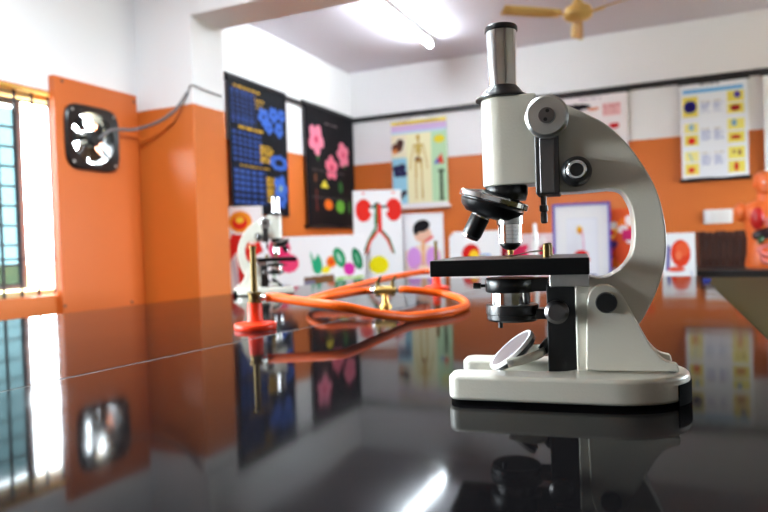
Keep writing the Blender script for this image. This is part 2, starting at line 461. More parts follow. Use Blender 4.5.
for px, py in ((62, 81), (134, 102), (65, 306), (132, 302)):
    q = on_x(px, py, PX)
    if sc0 is None: sc0 = c = obj('screw', lt([(0, 0), (.007, 0), (.005, .004), (0, .005)], axis=(1, 0, 0), seg=12), M['darksteel'], pnl)
    else: c = sc0.copy(); COL.objects.link(c)
    c.location = (PX - WX, q.y - fc.y, q.z - EYE)
ef = thing('exhaust_fan', 'dark square exhaust fan with bright round opening set in the orange board', 'fan', (PX, fc.y, fc.z))
def rrect_pt(a, h, r):
    c, s = math.cos(a), math.sin(a); n = 5.0
    k = (abs(c) ** n + abs(s) ** n) ** (-1 / n); return h * k * c, h * k * s
b = bmesh.new(); n = 64; prof = []
for nm, x in (('o', 0), ('o', .010), ('m', .018), ('i', .012), ('i', -.06), ('j', -.06), ('j', 0)):
    ring = []
    for i in range(n):
        a = 2 * math.pi * i / n
        o_ = rrect_pt(a, .143, 0)
        p_ = {'o': o_, 'm': (o_[0] * .95, o_[1] * .95), 'i': (.113 * math.cos(a), .113 * math.sin(a)), 'j': (.1165 * math.cos(a), .1165 * math.sin(a))}[nm]
        ring.append(b.verts.new((x, p_[0], p_[1])))
    prof.append(ring)
for A, B in zip(prof, prof[1:] + prof[:1]):
    for i in range(n): b.faces.new((A[i], A[(i + 1) % n], B[(i + 1) % n], B[i]))
obj('housing', b, M['black_enamel'], ef, smooth=30)
obj('motor', lt([(0, -.05), (.030, -.05), (.036, -.04), (.036, .012), (.026, .024), (0, .026)], axis=(1, 0, 0), seg=28), M['black_matte'], ef)
for k in range(4):
    a = R(45 + 90 * k)
    obj('stay', tb([(.006, .03 * math.cos(a), .03 * math.sin(a)), (.008, .116 * math.cos(a), .116 * math.sin(a))], .0055, 8), M['black_enamel'], ef)
bl0 = None
for k in range(5):
    a0 = (295, 243, 165, 110, 20)[k]
    b = bmesh.new(); G = []
    for i in range(5):
        r_ = .03 + .075 * i / 4; row = []
        for j in range(5):
            t = (j / 4 - .5); a = R(a0) + t * (.55 if k < 2 else .95) + .12 * i / 4
            row.append(b.verts.new((-.035 + t * .03, r_ * math.cos(a), r_ * math.sin(a))))
        G.append(row)
    for i in range(4):
        for j in range(4): b.faces.new((G[i][j], G[i][j + 1], G[i + 1][j + 1], G[i + 1][j]))
    o = obj('fan_blade', b, M['fan_tan'] if k in (0, 1) else M['black_matte'], ef)
    so = o.modifiers.new('t', 'SOLIDIFY'); so.thickness = .002
for k in range(4):
    y_, z_ = rrect_pt(R(45 + 90 * k), .128, 0)
    obj('bolt', lt([(0, 0), (.007, 0), (.007, .006), (0, .006)], (.012, y_, z_), (1, 0, 0), 10), M['steel'], ef)
# cable from the fan to the column
pts = [Vector((PX + .022, fc.y + .015, fc.z)), on_x(112, 130, PX + .03), on_x(135, 129.5, PX + .05), depth(158, 122, 3.0), depth(175, 110, 2.98), on_y(186.5, 94, CY0 - .006)]
pts += [on_y(189.2, 88, CY0 - .006), Vector((CX + .005, CY0 - .006, on_y(190, 86, CY0).z)), on_x(206, 90.5, CX + .005), on_x(221, 96, CX + .005)]
cb = obj('cable', tb(smooth_path(pts, 8), [.0075 if i < 42 else .003 for i in range(8 * (len(pts) - 1) + 1)], 10), M['grey_cable'])
tag(cb, 'grey cable sagging from the exhaust fan to the orange column', 'cable')

# ================================================================== TABLES
def slab(name, pts, z0, z1, m, parent, bevel=.003):
    return obj(name, prism(bmesh.new(), pts, XY, z0, z1), m, parent, smooth=0, bevel=bevel)
tbl = thing('lab_table', 'long polished black granite lab table filling the foreground', 'table', (-.6, .8, 0))
def rel(p): return [(x + .6, y - .8) for x, y in p]
JX0, JX1 = on_z(66, 378, T), on_z(199, 350, T)
jd = (JX1 - JX0); jx = lambda y: JX0.x + jd.x / jd.y * (y - JX0.y)
EL = lambda y: -1.43 + .11 * (y - .9)
YA, YE = -.7, 2.52
gpa = .0012
slab('tabletop', rel([(EL(YA), YA), (jx(YA) - gpa, YA), (jx(YE) - gpa, YE), (EL(YE), YE)]), T - .03, T, M['granite'], tbl, .002)
slab('tabletop', rel([(jx(YA) + gpa, YA), (.145, YA), (.10, YE), (jx(YE) + gpa, YE)]), T - .03, T, M['granite'], tbl, .002)
slab('joint_strip', rel([(jx(YA) - gpa, YA), (jx(YA) + gpa, YA), (jx(YE) + gpa, YE), (jx(YE) - gpa, YE)]), T - .028, T - .0004, M['joint'], tbl, 0)
slab('cabinet', rel([(-1.3, YA + .05), (.06, YA + .05), (.06, YE - .06), (-1.18, YE - .06)]), 0, T - .03, M['darkwood'], tbl)
ot = thing('olive_table', 'olive topped table adjoining the right edge of the black table', 'table', (.8, 1.0, 0))
slab('tabletop', [(.150 - .8, YA - 1.0), (.7, YA - 1.0), (.7, 1.5), (.106 - .8, 1.5), (.1045 - .8, YE - 1.0)], T - .04, T - .004, M['olive'], ot)
for sx in (-.62, .62):
    for sy in (-1.6, 1.42): obj('leg', bx((sx - .025, sy - .025, 0), (sx + .025, sy + .025, T - .04)), M['bench'], ot)
BZ = T - .13
bn = thing('display_bench', 'wooden bench behind the black table holding the row of drawings', 'bench', (-1.0, 3.7, 0))
obj('bench_top', bx((-1.48, -.5, BZ - .03), (1.16, .5, BZ)), M['darkwood'], bn, bevel=.003)
for sx in (-1.3, 1.06):
    for sy in (-.36, .44): obj('leg', bx((sx - .025, sy - .025, 0), (sx + .025, sy + .025, BZ - .03)), M['darkwood'], bn)
DZ = T - .035
YD = 3.55
db = thing('side_bench', 'dark black bench along the back wall under the switch plate', 'bench', (1.3, 4.2, 0))
obj('bench_top', bx((on_y(692, 272, YD).x - 1.3, YD - 4.2, DZ - .05), (1.2, .5, DZ)), M['bench'], db, bevel=.003)
for sx in (-.95, 1.1):
    for sy in (-.58, .42): obj('leg', bx((sx - .03, sy - .03, 0), (sx + .03, sy + .03, DZ - .05)), M['bench'], db)

# ================================================================== THE MICROSCOPE
MZ0 = .612
MR = depth(570, 256, MZ0); MR.z = T
MXA = (RT0 * .957 - FW0 * .29).normalized()
MYA = (RT0 * .29 + FW0 * .957).normalized()
def mp(px, py, my=0.0):
    d = ray(px, py); P0 = MR + MYA * my
    t = (P0 - CAM).dot(MYA) / d.dot(MYA); P = CAM + d * t
    return (P - MR).dot(MXA), P.z - T
mic = thing('microscope', 'large cream student microscope with chrome eyepiece tube standing on the black table', 'microscope', MR, math.atan2(MXA.y, MXA.x))
def px_poly(pts, my): return [mp(x, y, my) for x, y in pts]
def cat2(pts, n=5): return [(v.x, v.z) for v in smooth_path([(a, 0, b) for a, b in pts], n)]

# base: a horseshoe
HB, HW, SW = .0265, .057, .023
xl = mp(447, 385, -HW)[0]; xr = mp(690, 384, 0)[0]; xs = mp(577, 366, .01)[0]
def base_outline(g=0.0):
    w, s = HW + g, SW - g; cr = .012
    p = []
    p += arc(xl - g + cr, -w + cr, cr, 180, 270, 6)
    cxr = xr - HW * 1.25
    p += [(cxr + HW * 1.25 * math.cos(R(a)) + g, w * math.sin(R(a))) for a in range(-90, 91, 9)]
    p += arc(xl - g + cr, w - cr, cr, 90, 180, 6)
    p += [(xl - g, s + .006), (xl - g + .006, s)]
    p += [(xs - s + s * math.cos(R(a)), s * math.sin(R(a))) for a in range(90, -91, -15)]
    p += [(xl - g + .006, -s), (xl - g, -s - .006)]
    return p
obj('base', prism(bmesh.new(), base_outline(), XY, .003, HB), M['enamel'], mic, bevel=.0045, seg=3)
obj('floor_plate', prism(bmesh.new(), [(xl + .03, -SW - .004), (xs + .004, -SW - .004), (xs + .004, SW + .004), (xl + .03, SW + .004)], XY, .006, .016), M['enamel'], mic, bevel=.001)
obj('base_gasket', prism(bmesh.new(), base_outline(-.0015), XY, .0, .0036), M['rubber'], mic)
cxr = xr - HW * 1.25
fo = [(cxr + (HW * 1.25 + .0012) * math.cos(R(a)), (HW + .0012) * math.sin(R(a))) for a in range(-38, 39, 6)]
fi = [(cxr + (HW * 1.25 - .004) * math.cos(R(a)), (HW - .004) * math.sin(R(a))) for a in range(38, -39, -6)]
obj('rubber_foot', prism(bmesh.new(), fo + fi, XY, 0, .019), M['rubber'], mic, bevel=.0008)

# arm: the big C
AM = -.019
outer = [(546, 97), (560, 101), (570, 106), (584, 112.5), (604.5, 123), (625, 141), (641, 162), (654, 184), (662, 207), (666.5, 235), (665, 263), (658, 288), (647, 312), (636, 328), (622, 338)]
inner = [(592, 338), (588.5, 318), (588, 290), (590, 276), (597, 278), (608, 276.5), (621.7, 268), (629.5, 258), (633.5, 246), (634.5, 229), (632.4, 211.5), (627.5, 199), (620, 190.5), (608, 188.5), (580, 191.5), (548, 193)]
po = cat2(px_poly(outer, AM), 4) + cat2(px_poly(inner[:4], AM), 1) + cat2(px_poly(inner[4:14], AM), 4) + px_poly(inner[14:], AM)
obj('arm', prism(bmesh.new(), po, XZ, AM, -AM), M['enamel'], mic, bevel=.0045, seg=3)
# near and far cheeks of the hinge pillar
CH = -.0275
ck = px_poly([(586, 371), (586.5, 320), (587, 303)], CH) + cat2(px_poly([(587.5, 300), (591, 291), (599, 285), (609, 285), (618, 290), (624.5, 299)], CH), 4) + cat2(px_poly([(634, 316), (649.6, 343), (660, 356), (668, 361.5), (678, 364)], CH), 4) + px_poly([(680, 372)], CH)
for s in (-1, 1):
    h0, h1 = (CH, AM + .001) if s < 0 else (-AM - .001, -CH)
    obj('hinge_cheek', prism(bmesh.new(), ck, XZ, h0, h1), M['enamel'], mic, bevel=.0018, seg=2)
x0, z0 = mp(574.5, 278, -.018); x1, _ = mp(600, 300, -.018)
obj('pillar', bx((x0, -.0185, HB - .004), (x1, .0185, mp(574, 279, -.018)[1])), M['enamel'], mic, bevel=.002)
sx, sz = mp(606.5, 303, -.034)
obj('hinge_screw', lt([(0, .034), (.0084, .034), (.0094, .032), (.0094, .0275), (0, .0275)], (sx, 0, sz), (0, -1, 0), 32), M['black_enamel'], mic)
obj('hinge_screw', lt([(0, .034), (.0084, .034), (.0094, .032), (.0094, .0275), (0, .0275)], (sx, 0, sz), (0, 1, 0), 32), M['black_enamel'], mic)
bx_, bz_ = mp(673, 362, -.02)
obj('base_bolt', lt([(0, 0), (.0042, 0), (.0042, .003), (.003, .0042), (0, .0042)], (bx_, -.012, HB - .0005), seg=20), M['darksteel'], mic)

# head and eyepiece on the optical axis
ox = mp(504, 140)[0]
zt, zb = mp(504, 100)[1], mp(504, 187)[1]
hr = ox - mp(482, 140)[0]
hx1 = mp(537, 140, -.02)[0]
ho = [(ox + hr * math.cos(R(a)), hr * math.sin(R(a))) for a in range(90, 271, 10)]
ho += [(hx1, -hr * .96), (hx1, hr * .96)]
obj('head', prism(bmesh.new(), ho, XY, zb, zt), M['enamel'], mic, bevel=.002)
zf = mp(503, 88)[1]; zT = mp(501, 28)[1]
rt_ = (mp(516.4, 31)[0] - mp(485.6, 31)[0]) / 2; rb_ = rt_ * .92
k = zt - .0005
obj('collar', lt([(0, k), (hr * 1.22, k), (hr * 1.24, k + .0012), (hr * 1.2, k + .0026), (hr * .92, k + .0058), (rb_ * 1.18, k + .011), (rb_ * 1.05, k + .0125), (rb_ * 1.03, zf + .001), (0, zf + .001)], (ox, 0, 0), seg=56), M['black_enamel'], mic)
obj('eyepiece_tube', lt([(rb_, zf - .002), (rt_, zT - .003), (rt_ - .0015, zT - .003), (rb_ - .0015, zf)], (ox, 0, 0), seg=64), M['chrome'], mic, smooth=40)
ey = obj('eyepiece_cap', lt([(rt_ * 1.0, zT - .0045), (rt_ * 1.07, zT - .004), (rt_ * 1.07, zT - .0005), (rt_ * 1.0, zT + .001), (rt_ * .7, zT + .001), (rt_ * .55, zT - .004), (0, zT - .004)], (ox, 0, 0), seg=56), M['black_enamel'], mic)
# rack block, coarse knob, pin
ra, rz0 = mp(535.8, 194.5, -.03); rc, rz1 = mp(558, 120, -.03)
obj('rack_block', bx((ra, -.03, rz0), (rc, .02, rz1)), M['darksteel'], mic, bevel=.0012)
xk0, _ = mp(539.5, 150, -.031); xk1, _ = mp(554, 150, -.031)
obj('rack_cover', bx((xk0, -.0315, rz0 + .001), (xk1, -.0295, rz1)), M['gunmetal'], mic, bevel=.0006)
kx, kz = mp(546.5, 115.5, -.05); kr = (mp(568.5, 115, -.05)[0] - mp(524.6, 115, -.05)[0]) / 2
for s in (-1, 1):
    kn = obj('coarse_knob', lt([(0, .052), (kr * .40, .052), (kr * .42, .0505), (kr * .88, .0505), (kr, .0485), (kr, .036), (kr * .9, .034), (kr * .35, .034), (kr * .35, .018), (0, .018)], (kx, 0, kz), (0, s, 0), 56), M['steel'], mic)
    cap = obj('knob_cap', lt([(0, .0532), (kr * .36, .0532), (kr * .38, .0518), (0, .0518)], (kx, 0, kz), (0, s, 0), 36), M['gunmetal'], kn)
    for dx in (-1, 1):
        obj('pin_hole', lt([(0, .0534), (kr * .09, .0534), (kr * .09, .0528), (0, .0528)], (kx + dx * kr * .05, 0, kz + dx * kr * .2), (0, s, 0), 14), M['black_matte'], cap)
fx, fz_ = mp(576.6, 170, -.04); fr = (mp(592.5, 170, -.04)[0] - mp(560.7, 170, -.04)[0]) / 2
for s in (-1, 1):
    kn = obj('fine_knob', lt([(0, .037), (fr * .75, .037), (fr * .95, .034), (fr, .031), (fr, .022), (fr * .92, .019), (0, .019)], (fx, 0, fz_), (0, s, 0), 40), M['black_enamel'], mic)
    cp = obj('knob_cap', lt([(fr * .64, .037), (fr * .64, .0435), (fr * .56, .0445), (fr * .44, .0445), (fr * .40, .043), (fr * .40, .0365)], (fx, 0, fz_), (0, s, 0), 40, False), M['chrome'], kn)
    obj('knob_centre', lt([(0, .0425), (fr * .41, .0425), (fr * .41, .0375), (0, .0375)], (fx, 0, fz_), (0, s, 0), 32), M['black_enamel'], cp)
pxx, pz = mp(543.6, 196, 0)
z_ = lambda y: mp(543.6, y)[1]
obj('stop_pin', lt([(0, z_(193)), (.0028, z_(193)), (.0028, z_(205)), (.0042, z_(205.5)), (.0042, z_(211)), (.0026, z_(212)), (.0034, z_(215)), (.0034, z_(222)), (.002, z_(223.5)), (0, z_(223.5))], (pxx, 0, 0), seg=20), M['darksteel'], mic)
# nosepiece
zn = zb
obj('nose_mount', lt([(0, zn + .001), (.0195, zn + .001), (.0205, zn - .002), (.0205, zn - .008), (.0185, zn - .014), (0, zn - .014)], (ox + .001, 0, 0), seg=40), M['black_enamel'], mic)
ncx, ncz = mp(493, 202.5)
nax = Vector((.30, 0, .954)).normalized(); NC = Vector((ncx, 0, ncz)); nr = .0335
ns = obj('nosepiece', lt([(0, .0105), (nr * .4, .0100), (nr * .7, .0078), (nr * .93, .0056), (nr * .93, -.0005), (nr * .95, -.003), (nr * .9, -.0075), (nr * .72, -.0135), (nr * .3, -.016), (0, -.016)], NC, nax, 48), M['black_enamel'], mic)
obj('chrome_ring', lt([(nr * .88, .0060), (nr * .99, .0062), (nr * 1.03, .005), (nr * 1.03, .0008), (nr * 1.0, -.0004), (nr * .9, -.0004)], NC, nax, 64, False), M['chrome'], ns)
# the working objective
zz = lambda y: mp(510, y)[1]
oxx = mp(510, 230)[0]
oo = obj('objective', lt([(0, zz(207)), (.0122, zz(207)), (.0128, zz(214.5)), (.0128, zz(224)), (.0118, zz(224.6)), (0, zz(224.6))], (oxx, 0, 0), seg=40), M['steel'], mic)
pr = []
y = 224.6
while y < 242:
    pr += [(.0119, zz(y)), (.0119, zz(y + 2.6)), (.0114, zz(y + 2.9)), (.0114, zz(y + 3.5))]; y += 3.7
obj('objective_barrel', lt([(0, zz(224))] + pr + [(.0118, zz(243)), (0, zz(243))], (oxx, 0, 0), seg=44), M['chrome'], oo, smooth=30)
obj('objective_nose', lt([(0, zz(242.5)), (.0105, zz(242.5)), (.0102, zz(245)), (.0065, zz(248.5)), (.004, zz(250)), (0, zz(250))], (oxx, 0, 0), seg=36), M['black_enamel'], oo)
obj('objective_tip', lt([(0, zz(249)), (.0032, zz(249)), (.0026, zz(254.5)), (0, zz(254.5))], (oxx, 0, 0), seg=24), M['brass'], oo)
# tilted objective, swung out
P0 = Vector((mp(485, 207)[0], 0, mp(485, 207)[1])); P1 = Vector((mp(469.5, 239)[0], 0, mp(469.5, 239)[1]))
ta = (P1 - P0); tl = ta.length
to = obj('objective', lt([(0, -.004), (.0092, -.004), (.0092, tl * .35), (.0088, tl * .36), (.0088, tl * .9), (.0078, tl * .97), (.004, tl), (0, tl)], P0, ta, 40), M['chrome'], mic)
obj('objective_sleeve', lt([(.0090, tl * .30), (.0096, tl * .32), (.0096, tl * .82), (.0090, tl * .88), (.0082, tl * .93), (.0080, tl * .92)], P0, ta, 40, False), M['black_enamel'], to)

# stage
SF = .068
sx0, sz1 = mp(429.5, 261, -SF); sx1, _ = mp(589.5, 261, -SF); _, sz0 = mp(510, 275.8, -SF)
st = obj('stage', bx((sx0, -SF, sz0), (sx1, SF, sz1)), M['stage'], mic, bevel=.001)
for s in (-1, 1):
    cxp, czp = mp(546.5, 256, -.03)
    cl = obj('stage_clip', lt([(0, sz1 - .001), (.0034, sz1 - .001), (.0034, sz1 + .009), (.0026, sz1 + .0125), (0, sz1 + .013)], (cxp, s * .03, 0), seg=18), M['oldbrass'], st)
    obj('clip_spring', tb([(cxp - .001, s * .03, sz1 + .006), (cxp - .018, s * .026, sz1 + .0045), (cxp - .034, s * .02, sz1 + .0008), (cxp - .040, s * .018, sz1 + .002)], .0026, 10, (1, .16)), M['oldbrass'], cl)
b0 = mp(549.5, 287, -.03); b1 = mp(589, 277, -.03)
obj('stage_bracket', bx((b0[0], -.03, b0[1]), (b1[0], .03, sz0 + .001)), M['steel'], mic, bevel=.001)
# focusing rail below the stage
r0 = mp(548, 354, -.014); r1 = mp(575.5, 287, -.014)
obj('rail', bx((r0[0], -.014, HB - .006), (r1[0], .014, b0[1] + .001)), M['black_enamel'], mic, bevel=.001)
qx, qz = mp(556.5, 312.5, -.036); qr = .0108
for s in (-1, 1):
    obj('rail_knob', lt([(0, .037), (qr * .7, .037), (qr, .0345), (qr, .026), (qr * .85, .024), (qr * .4, .024), (qr * .4, .013), (0, .013)], (qx, 0, qz), (0, s, 0), 36), M['gunmetal'], mic)
# condenser
zc = lambda y: mp(511, y)[1]
cx_ = mp(511, 300)[0]
co = obj('condenser', lt([(0, zc(291.5)), (.0190, zc(291.5)), (.0190, zc(305)), (0, zc(305))], (cx_, 0, 0), seg=44), M['chrome'], mic)
obj('condenser_ring', lt([(0, zc(277.6)), (.0238, zc(277.6)), (.0246, zc(279)), (.0246, zc(290)), (.0236, zc(291.5)), (0, zc(291.5))], (cx_, 0, 0), seg=44), M['black_enamel'], co)
obj('diaphragm_ring', lt([(0, zc(304)), (.0252, zc(304)), (.0256, zc(306)), (.0256, zc(313)), (.0246, zc(313.6)), (.0246, zc(318)), (.0232, zc(320)), (0, zc(320))], (cx_ + .001, 0, 0), seg=44), M['black_enamel'], co)
obj('condenser_mount', bx((cx_ + .015, -.013, zc(290.5)), (r0[0] + .002, .013, zc(278))), M['black_enamel'], co, bevel=.001)
obj('condenser_mount', bx((cx_ + .017, -.010, zc(318)), (r0[0] + .002, .010, zc(308))), M['black_enamel'], co, bevel=.001)
obj('clamp_screw', lt([(0, .021), (.0016, .021), (.0016, .029), (.0030, .0292), (.0030, .0365), (0, .0365)], (cx_, 0, zc(285.5)), (-1, 0, 0), 16), M['black_enamel'], co)
obj('diaphragm_lever', lt([(0, 0), (.0022, 0), (.0022, -.006), (0, -.006)], (mp(500, 321, -.02)[0], -.016, zc(319.5)), seg=12), M['black_enamel'], co)
# mirror in its fork
m0 = Vector((mp(511, 349)[0], 0, mp(511, 349)[1]))
mn = Vector((-.63, -.17, .76)).normalized(); mr = .0268
mi_ = obj('mirror', lt([(0, .0009), (mr * .88, .0009), (mr * .88, -.001), (0, -.001)], m0, mn, 48), M['mirror'], mic)
obj('mirror_rim', lt([(mr * .88, .0012), (mr * .98, .0012), (mr, .0003), (mr, -.0022), (mr * .88, -.0022), (mr * .88, .0012)], m0, mn, 48, False), M['card'], mi_)
obj('mirror_back', lt([(0, -.001), (mr * .99, -.001), (mr * .97, -.006), (mr * .8, -.0085), (0, -.009)], m0, mn, 48), M['black_enamel'], mi_)
fkc = Vector((mp(514, 357)[0], 0, mp(514, 357)[1]))
dr = Vector((.97, 0, .24)).normalized(); fkr = .0305
fp = [fkc + dr * fkr * math.sin(R(a)) + Vector((0, -1, 0)) * fkr * math.cos(R(a)) for a in range(-6, 187, 8)]
fk = obj('mirror_fork', tb(fp, .0042, 12, (.38, 1)), M['enamel'], mic)
for s in (-1, 1):
    obj('pivot_screw', lt([(0, 0), (.003, 0), (.003, .004), (0, .005)], (fkc.x, s * (fkr - .001), fkc.z), (0, s, 0), 14), M['steel'], fk)
obj('fork_stem', tb([fkc + dr * (fkr - .002), fkc + dr * (fkr + .004) + Vector((0, 0, .006)), Vector((r0[0] + .003, 0, fkc.z + .016))], .0055, 14), M['black_enamel'], fk)

# second microscope, further back, facing the other way
m2p = on_z(273, 299, T)
mic2 = copy_tree(mic)
mic2.location = depth(261, 256, 2.06); mic2.location.z = T
mic2.rotation_euler = (0, 0, math.atan2(RT0.y, RT0.x) + math.pi + R(14))
mic2.scale = (.88, .88, .88)
mic2['label'] = 'smaller white microscope out of focus behind the red burner, by the drawings'

# ================================================================== GAS BURNERS, HOSE, TEE
def burner(loc, label):
    r = thing('gas_burner', label, 'burner', loc, R(20), 'gas burners on the table')
    obj('burner_base', lt([(0, 0), (.0385, 0), (.0392, .002), (.0388, .008), (.0375, .0098), (.026, .0112), (.0155, .0135), (.0138, .017), (.0130, .048), (.011, .050), (0, .050)], seg=44), M['red_plastic'], r)
    obj('air_collar', lt([(0, .0485), (.0128, .0485), (.0128, .052), (.0108, .053), (.0108, .062), (.0128, .063), (.0128, .067), (.008, .0685), (0, .0685)], seg=28), M['oldbrass'], r)
    obj('barrel', lt([(0, .066), (.0062, .066), (.0056, .148), (.0066, .149), (.0066, .1535), (.005, .1535), (.005, .149), (0, .149)], seg=24), M['oldbrass'], r)
    obj('gas_inlet', lt([(0, .006), (.006, .006), (.006, .018), (.0045, .019), (.0045, .034), (0, .034)], (0, 0, .057), (1, -.02, 0), 16), M['steel'], r)
    return r
b1 = depth(253, 256, 1.19); b1.z = T
B1 = burner(b1, 'red based gas burner with brass barrel standing left of the hose, nearest the camera')
b2 = depth(436, 256, 2.03); b2.z = T
B2 = copy_tree(B1); B2.location = b2; B2.rotation_euler = (0, 0, R(24) + math.pi)
B2['label'] = 'red based gas burner half hidden behind the left end of the microscope stage'
tp = depth(384, 256, 1.52); tp.z = T
tee = thing('gas_tee', 'brass three way gas tap inside the loop of the orange hose', 'tap', tp, YAW - R(4))
TZ = .039
obj('tap_body', lt([(0, -.026), (.0078, -.026), (.0078, -.018), (.0105, -.017), (.0105, .017), (.0078, .018), (.0078, .026), (0, .026)], (0, 0, TZ), (1, 0, 0), 24), M['brass'], tee)
obj('tap_stem', lt([(0, 0), (.015, 0), (.015, .004), (.009, .006), (.0075, .012), (.0075, TZ), (0, TZ)], seg=28), M['brass'], tee)
for s in (-1, 1):
    obj('nozzle', lt([(0, .024), (.0062, .024), (.0052, .030), (.0062, .031), (.0045, .042), (0, .042)], (0, 0, TZ), (s, 0, 0), 18), M['chrome'], tee)
    v = obj('valve', lt([(0, -.014), (.0062, -.014), (.0062, .004), (.0048, .010), (.0048, .022), (0, .024)], (s * .0175, 0, TZ), (0, 0, 1), 18), M['oldbrass'], tee)
    obj('valve_handle', tb([(s * .0175, 0, TZ + .018), (s * .0175 + .004, -.004, TZ + .026), (s * .0175 + .009, -.014, TZ + .032)], .0034, 10), M['oldbrass'], v)
# hose
def hp(px, py, Z): return depth(px, py, Z)
rx = Vector((math.cos(R(20)), math.sin(R(20)), 0))
Hh = .0085
fin = lambda p: (p if p.z > T + Hh + .0006 else Vector((p.x, p.y, T + Hh + .0006)))
tx = Vector((math.cos(YAW - R(4)), math.sin(YAW - R(4)), 0)); tc_ = tp + Vector((0, 0, TZ))
A = [b1 + rx * .022 + Vector((0, 0, .057)), b1 + rx * .04 + Vector((0, 0, .057)), hp(300, 301, 1.16), hp(340, 306, 1.13), hp(376.5, 313.5, 1.16), hp(413, 317, 1.225), hp(440, 316, 1.27), hp(458, 312.5, 1.33), hp(466.5, 306, 1.41), hp(461, 299, 1.48), hp(441, 293.5, 1.53), tc_ + tx * .055, tc_ + tx * .034]
h1 = obj('gas_hose', tb([fin(p) for p in smooth_path(A, 10)], Hh, 14), M['hose'])
tag(h1, 'orange hose looping from the near burner round to the right of the brass tap', 'hose', 'orange gas hoses')
rx2 = Vector((math.cos(R(24) + math.pi), math.sin(R(24) + math.pi), 0))
Bp = [tc_ - tx * .034, tc_ - tx * .05, hp(345, 294, 1.49), hp(327, 297.5, 1.46), hp(314, 300, 1.47), hp(309, 300, 1.54), hp(317, 297, 1.61), hp(340, 290.5, 1.68), hp(376.5, 280.5, 1.78), hp(404, 275, 1.9), b2 + rx2 * .05 + Vector((0, 0, .0565)), b2 + rx2 * .022 + Vector((0, 0, .057))]
h2 = obj('gas_hose', tb([fin(p) for p in smooth_path(Bp, 10)], Hh, 14), M['hose'])
tag(h2, 'orange hose running from the left of the brass tap to the far burner', 'hose', 'orange gas hoses')

# ================================================================== CHARTS ON THE WALLS
def wall_chart(name, label, wall, tl, tr, bottom, paint, rollers=True, wave=.006, n=90, roller_m='blackbar', rl_w=1.06):
    """tl, tr: top corners; bottom: pixel of a bottom point; on the left ('L') or back ('B') wall"""
    f = (lambda p: on_x(p[0], p[1], XL2 + .02)) if wall == 'L' else (lambda p: on_y(p[0], p[1], YB - .02))
    a, c, d = f(tl), f(tr), f(bottom)
    w = abs(c.y - a.y) if wall == 'L' else abs(c.x - a.x)
    ztop = (a.z + c.z) / 2
    h = ztop - d.z
    mid = (a + c) / 2
    r = thing(name, label, 'chart', (mid.x, mid.y, d.z), R(90) if wall == 'L' else 0, None)
    p = Paint(w, h, (240, 240, 240), n)
    paint(p)
    s = sheet('chart_sheet', p, r, wave)
    s.location = (0, -.002, 0)
    if rollers:
        for z in rollers if isinstance(rollers, tuple) else (0, h):
            z = h if z == 1 else z
            o = obj('roller', tb([(-w * rl_w / 2, 0, z), (w * rl_w / 2, 0, z)], .0145, 12), M[roller_m], r)
            o.location = (0, .003, 0)
    if ztop + .01 < RZ - .02:
        obj('hanging_cord', tb([(-w * .3, .008, h), (0, .012, RZ - ztop + h), (w * .3, .008, h)], .0015, 6), M['blackbar'], r)
    return r
BLU, YEL = (50, 80, 150), (196, 150, 40)
def paint_blue(p):
    p.rect(0, 0, 1, 1, (13, 14, 20))
    p.text(.1, .055, .55, .11, YEL, 2); p.text(.42, .12, .6, .2, YEL, 3)
    for u0, v0, u1, v1, st_ in ((.04, .08, .44, .33, .075), (.04, .385, .52, .62, .085), (.04, .655, .57, .92, .1)):
        p.rect(u0, v0, u1, v1, BLU)
        u = u0
        while u < u1: p.line([(u, v0), (u, v1)], .030, (16, 20, 42)); u += st_
        v = v0
        while v < v1: p.line([(u0, v), (u1, v)], .026, (16, 20, 42)); v += st_ * .45
    for u, v, r in ((.58, .235, .09), (.75, .2, .08), (.9, .19, .07), (.66, .31, .07), (.84, .31, .08)): p.flower(u, v, r, (56, 94, 176), (20, 22, 32), 5, 20)
    p.text(.15, .345, .66, .375, YEL, 1); p.text(.5, .46, .72, .6, YEL, 5); p.text(.15, .63, .72, .655, YEL, 1); p.text(.58, .7, .74, .9, YEL, 7)
    for a in range(0, 360, 40): p.ell(.82 + .13 * math.cos(R(a)), .575 + .045 * math.sin(R(a)), .05, .018, (56, 94, 176))
    p.flower(.84, .78, .14, (56, 94, 176), (150, 170, 120), 5); p.flower(.86, .86, .1, (56, 94, 176), (20, 22, 32), 5)
def paint_flowers(p):
    K = (14, 12, 16); p.rect(0, 0, 1, 1, K)
    p.text(.38, .12, .62, .14, (120, 110, 110), 1)
    p.line([(.2, .36), (.22, .44)], .03, (50, 110, 50)); p.line([(.72, .38), (.74, .46)], .03, (50, 110, 50))
    p.flower(.2, .28, .14, (226, 128, 150), (190, 40, 80), 5, 10); p.ell(.7, .31, .07, .06, (214, 110, 132), 20)
    p.flower(.72, .36, .12, (220, 116, 138), (200, 70, 100), 5, 40); p.flower(.48, .49, .115, (224, 110, 132), (180, 40, 70), 5, -18)
    p.rect(.14, .57, .19, .63, (110, 66, 40)); p.poly([(.26, .67), (.34, .6), (.42, .67)], (214, 196, 60))
    p.ell(.64, .65, .04, .05, (44, 96, 44)); p.line([(.17, .7), (.18, .86)], .025, (110, 40, 34))
    p.ell(.4, .81, .075, .045, (226, 108, 30)); p.ell(.62, .82, .085, .055, (96, 156, 52)); p.ell(.82, .82, .04, .055, (50, 100, 50))
    for v in (.53, .75): p.text(.1, v, .9, v + .015, (74, 66, 66), 1)
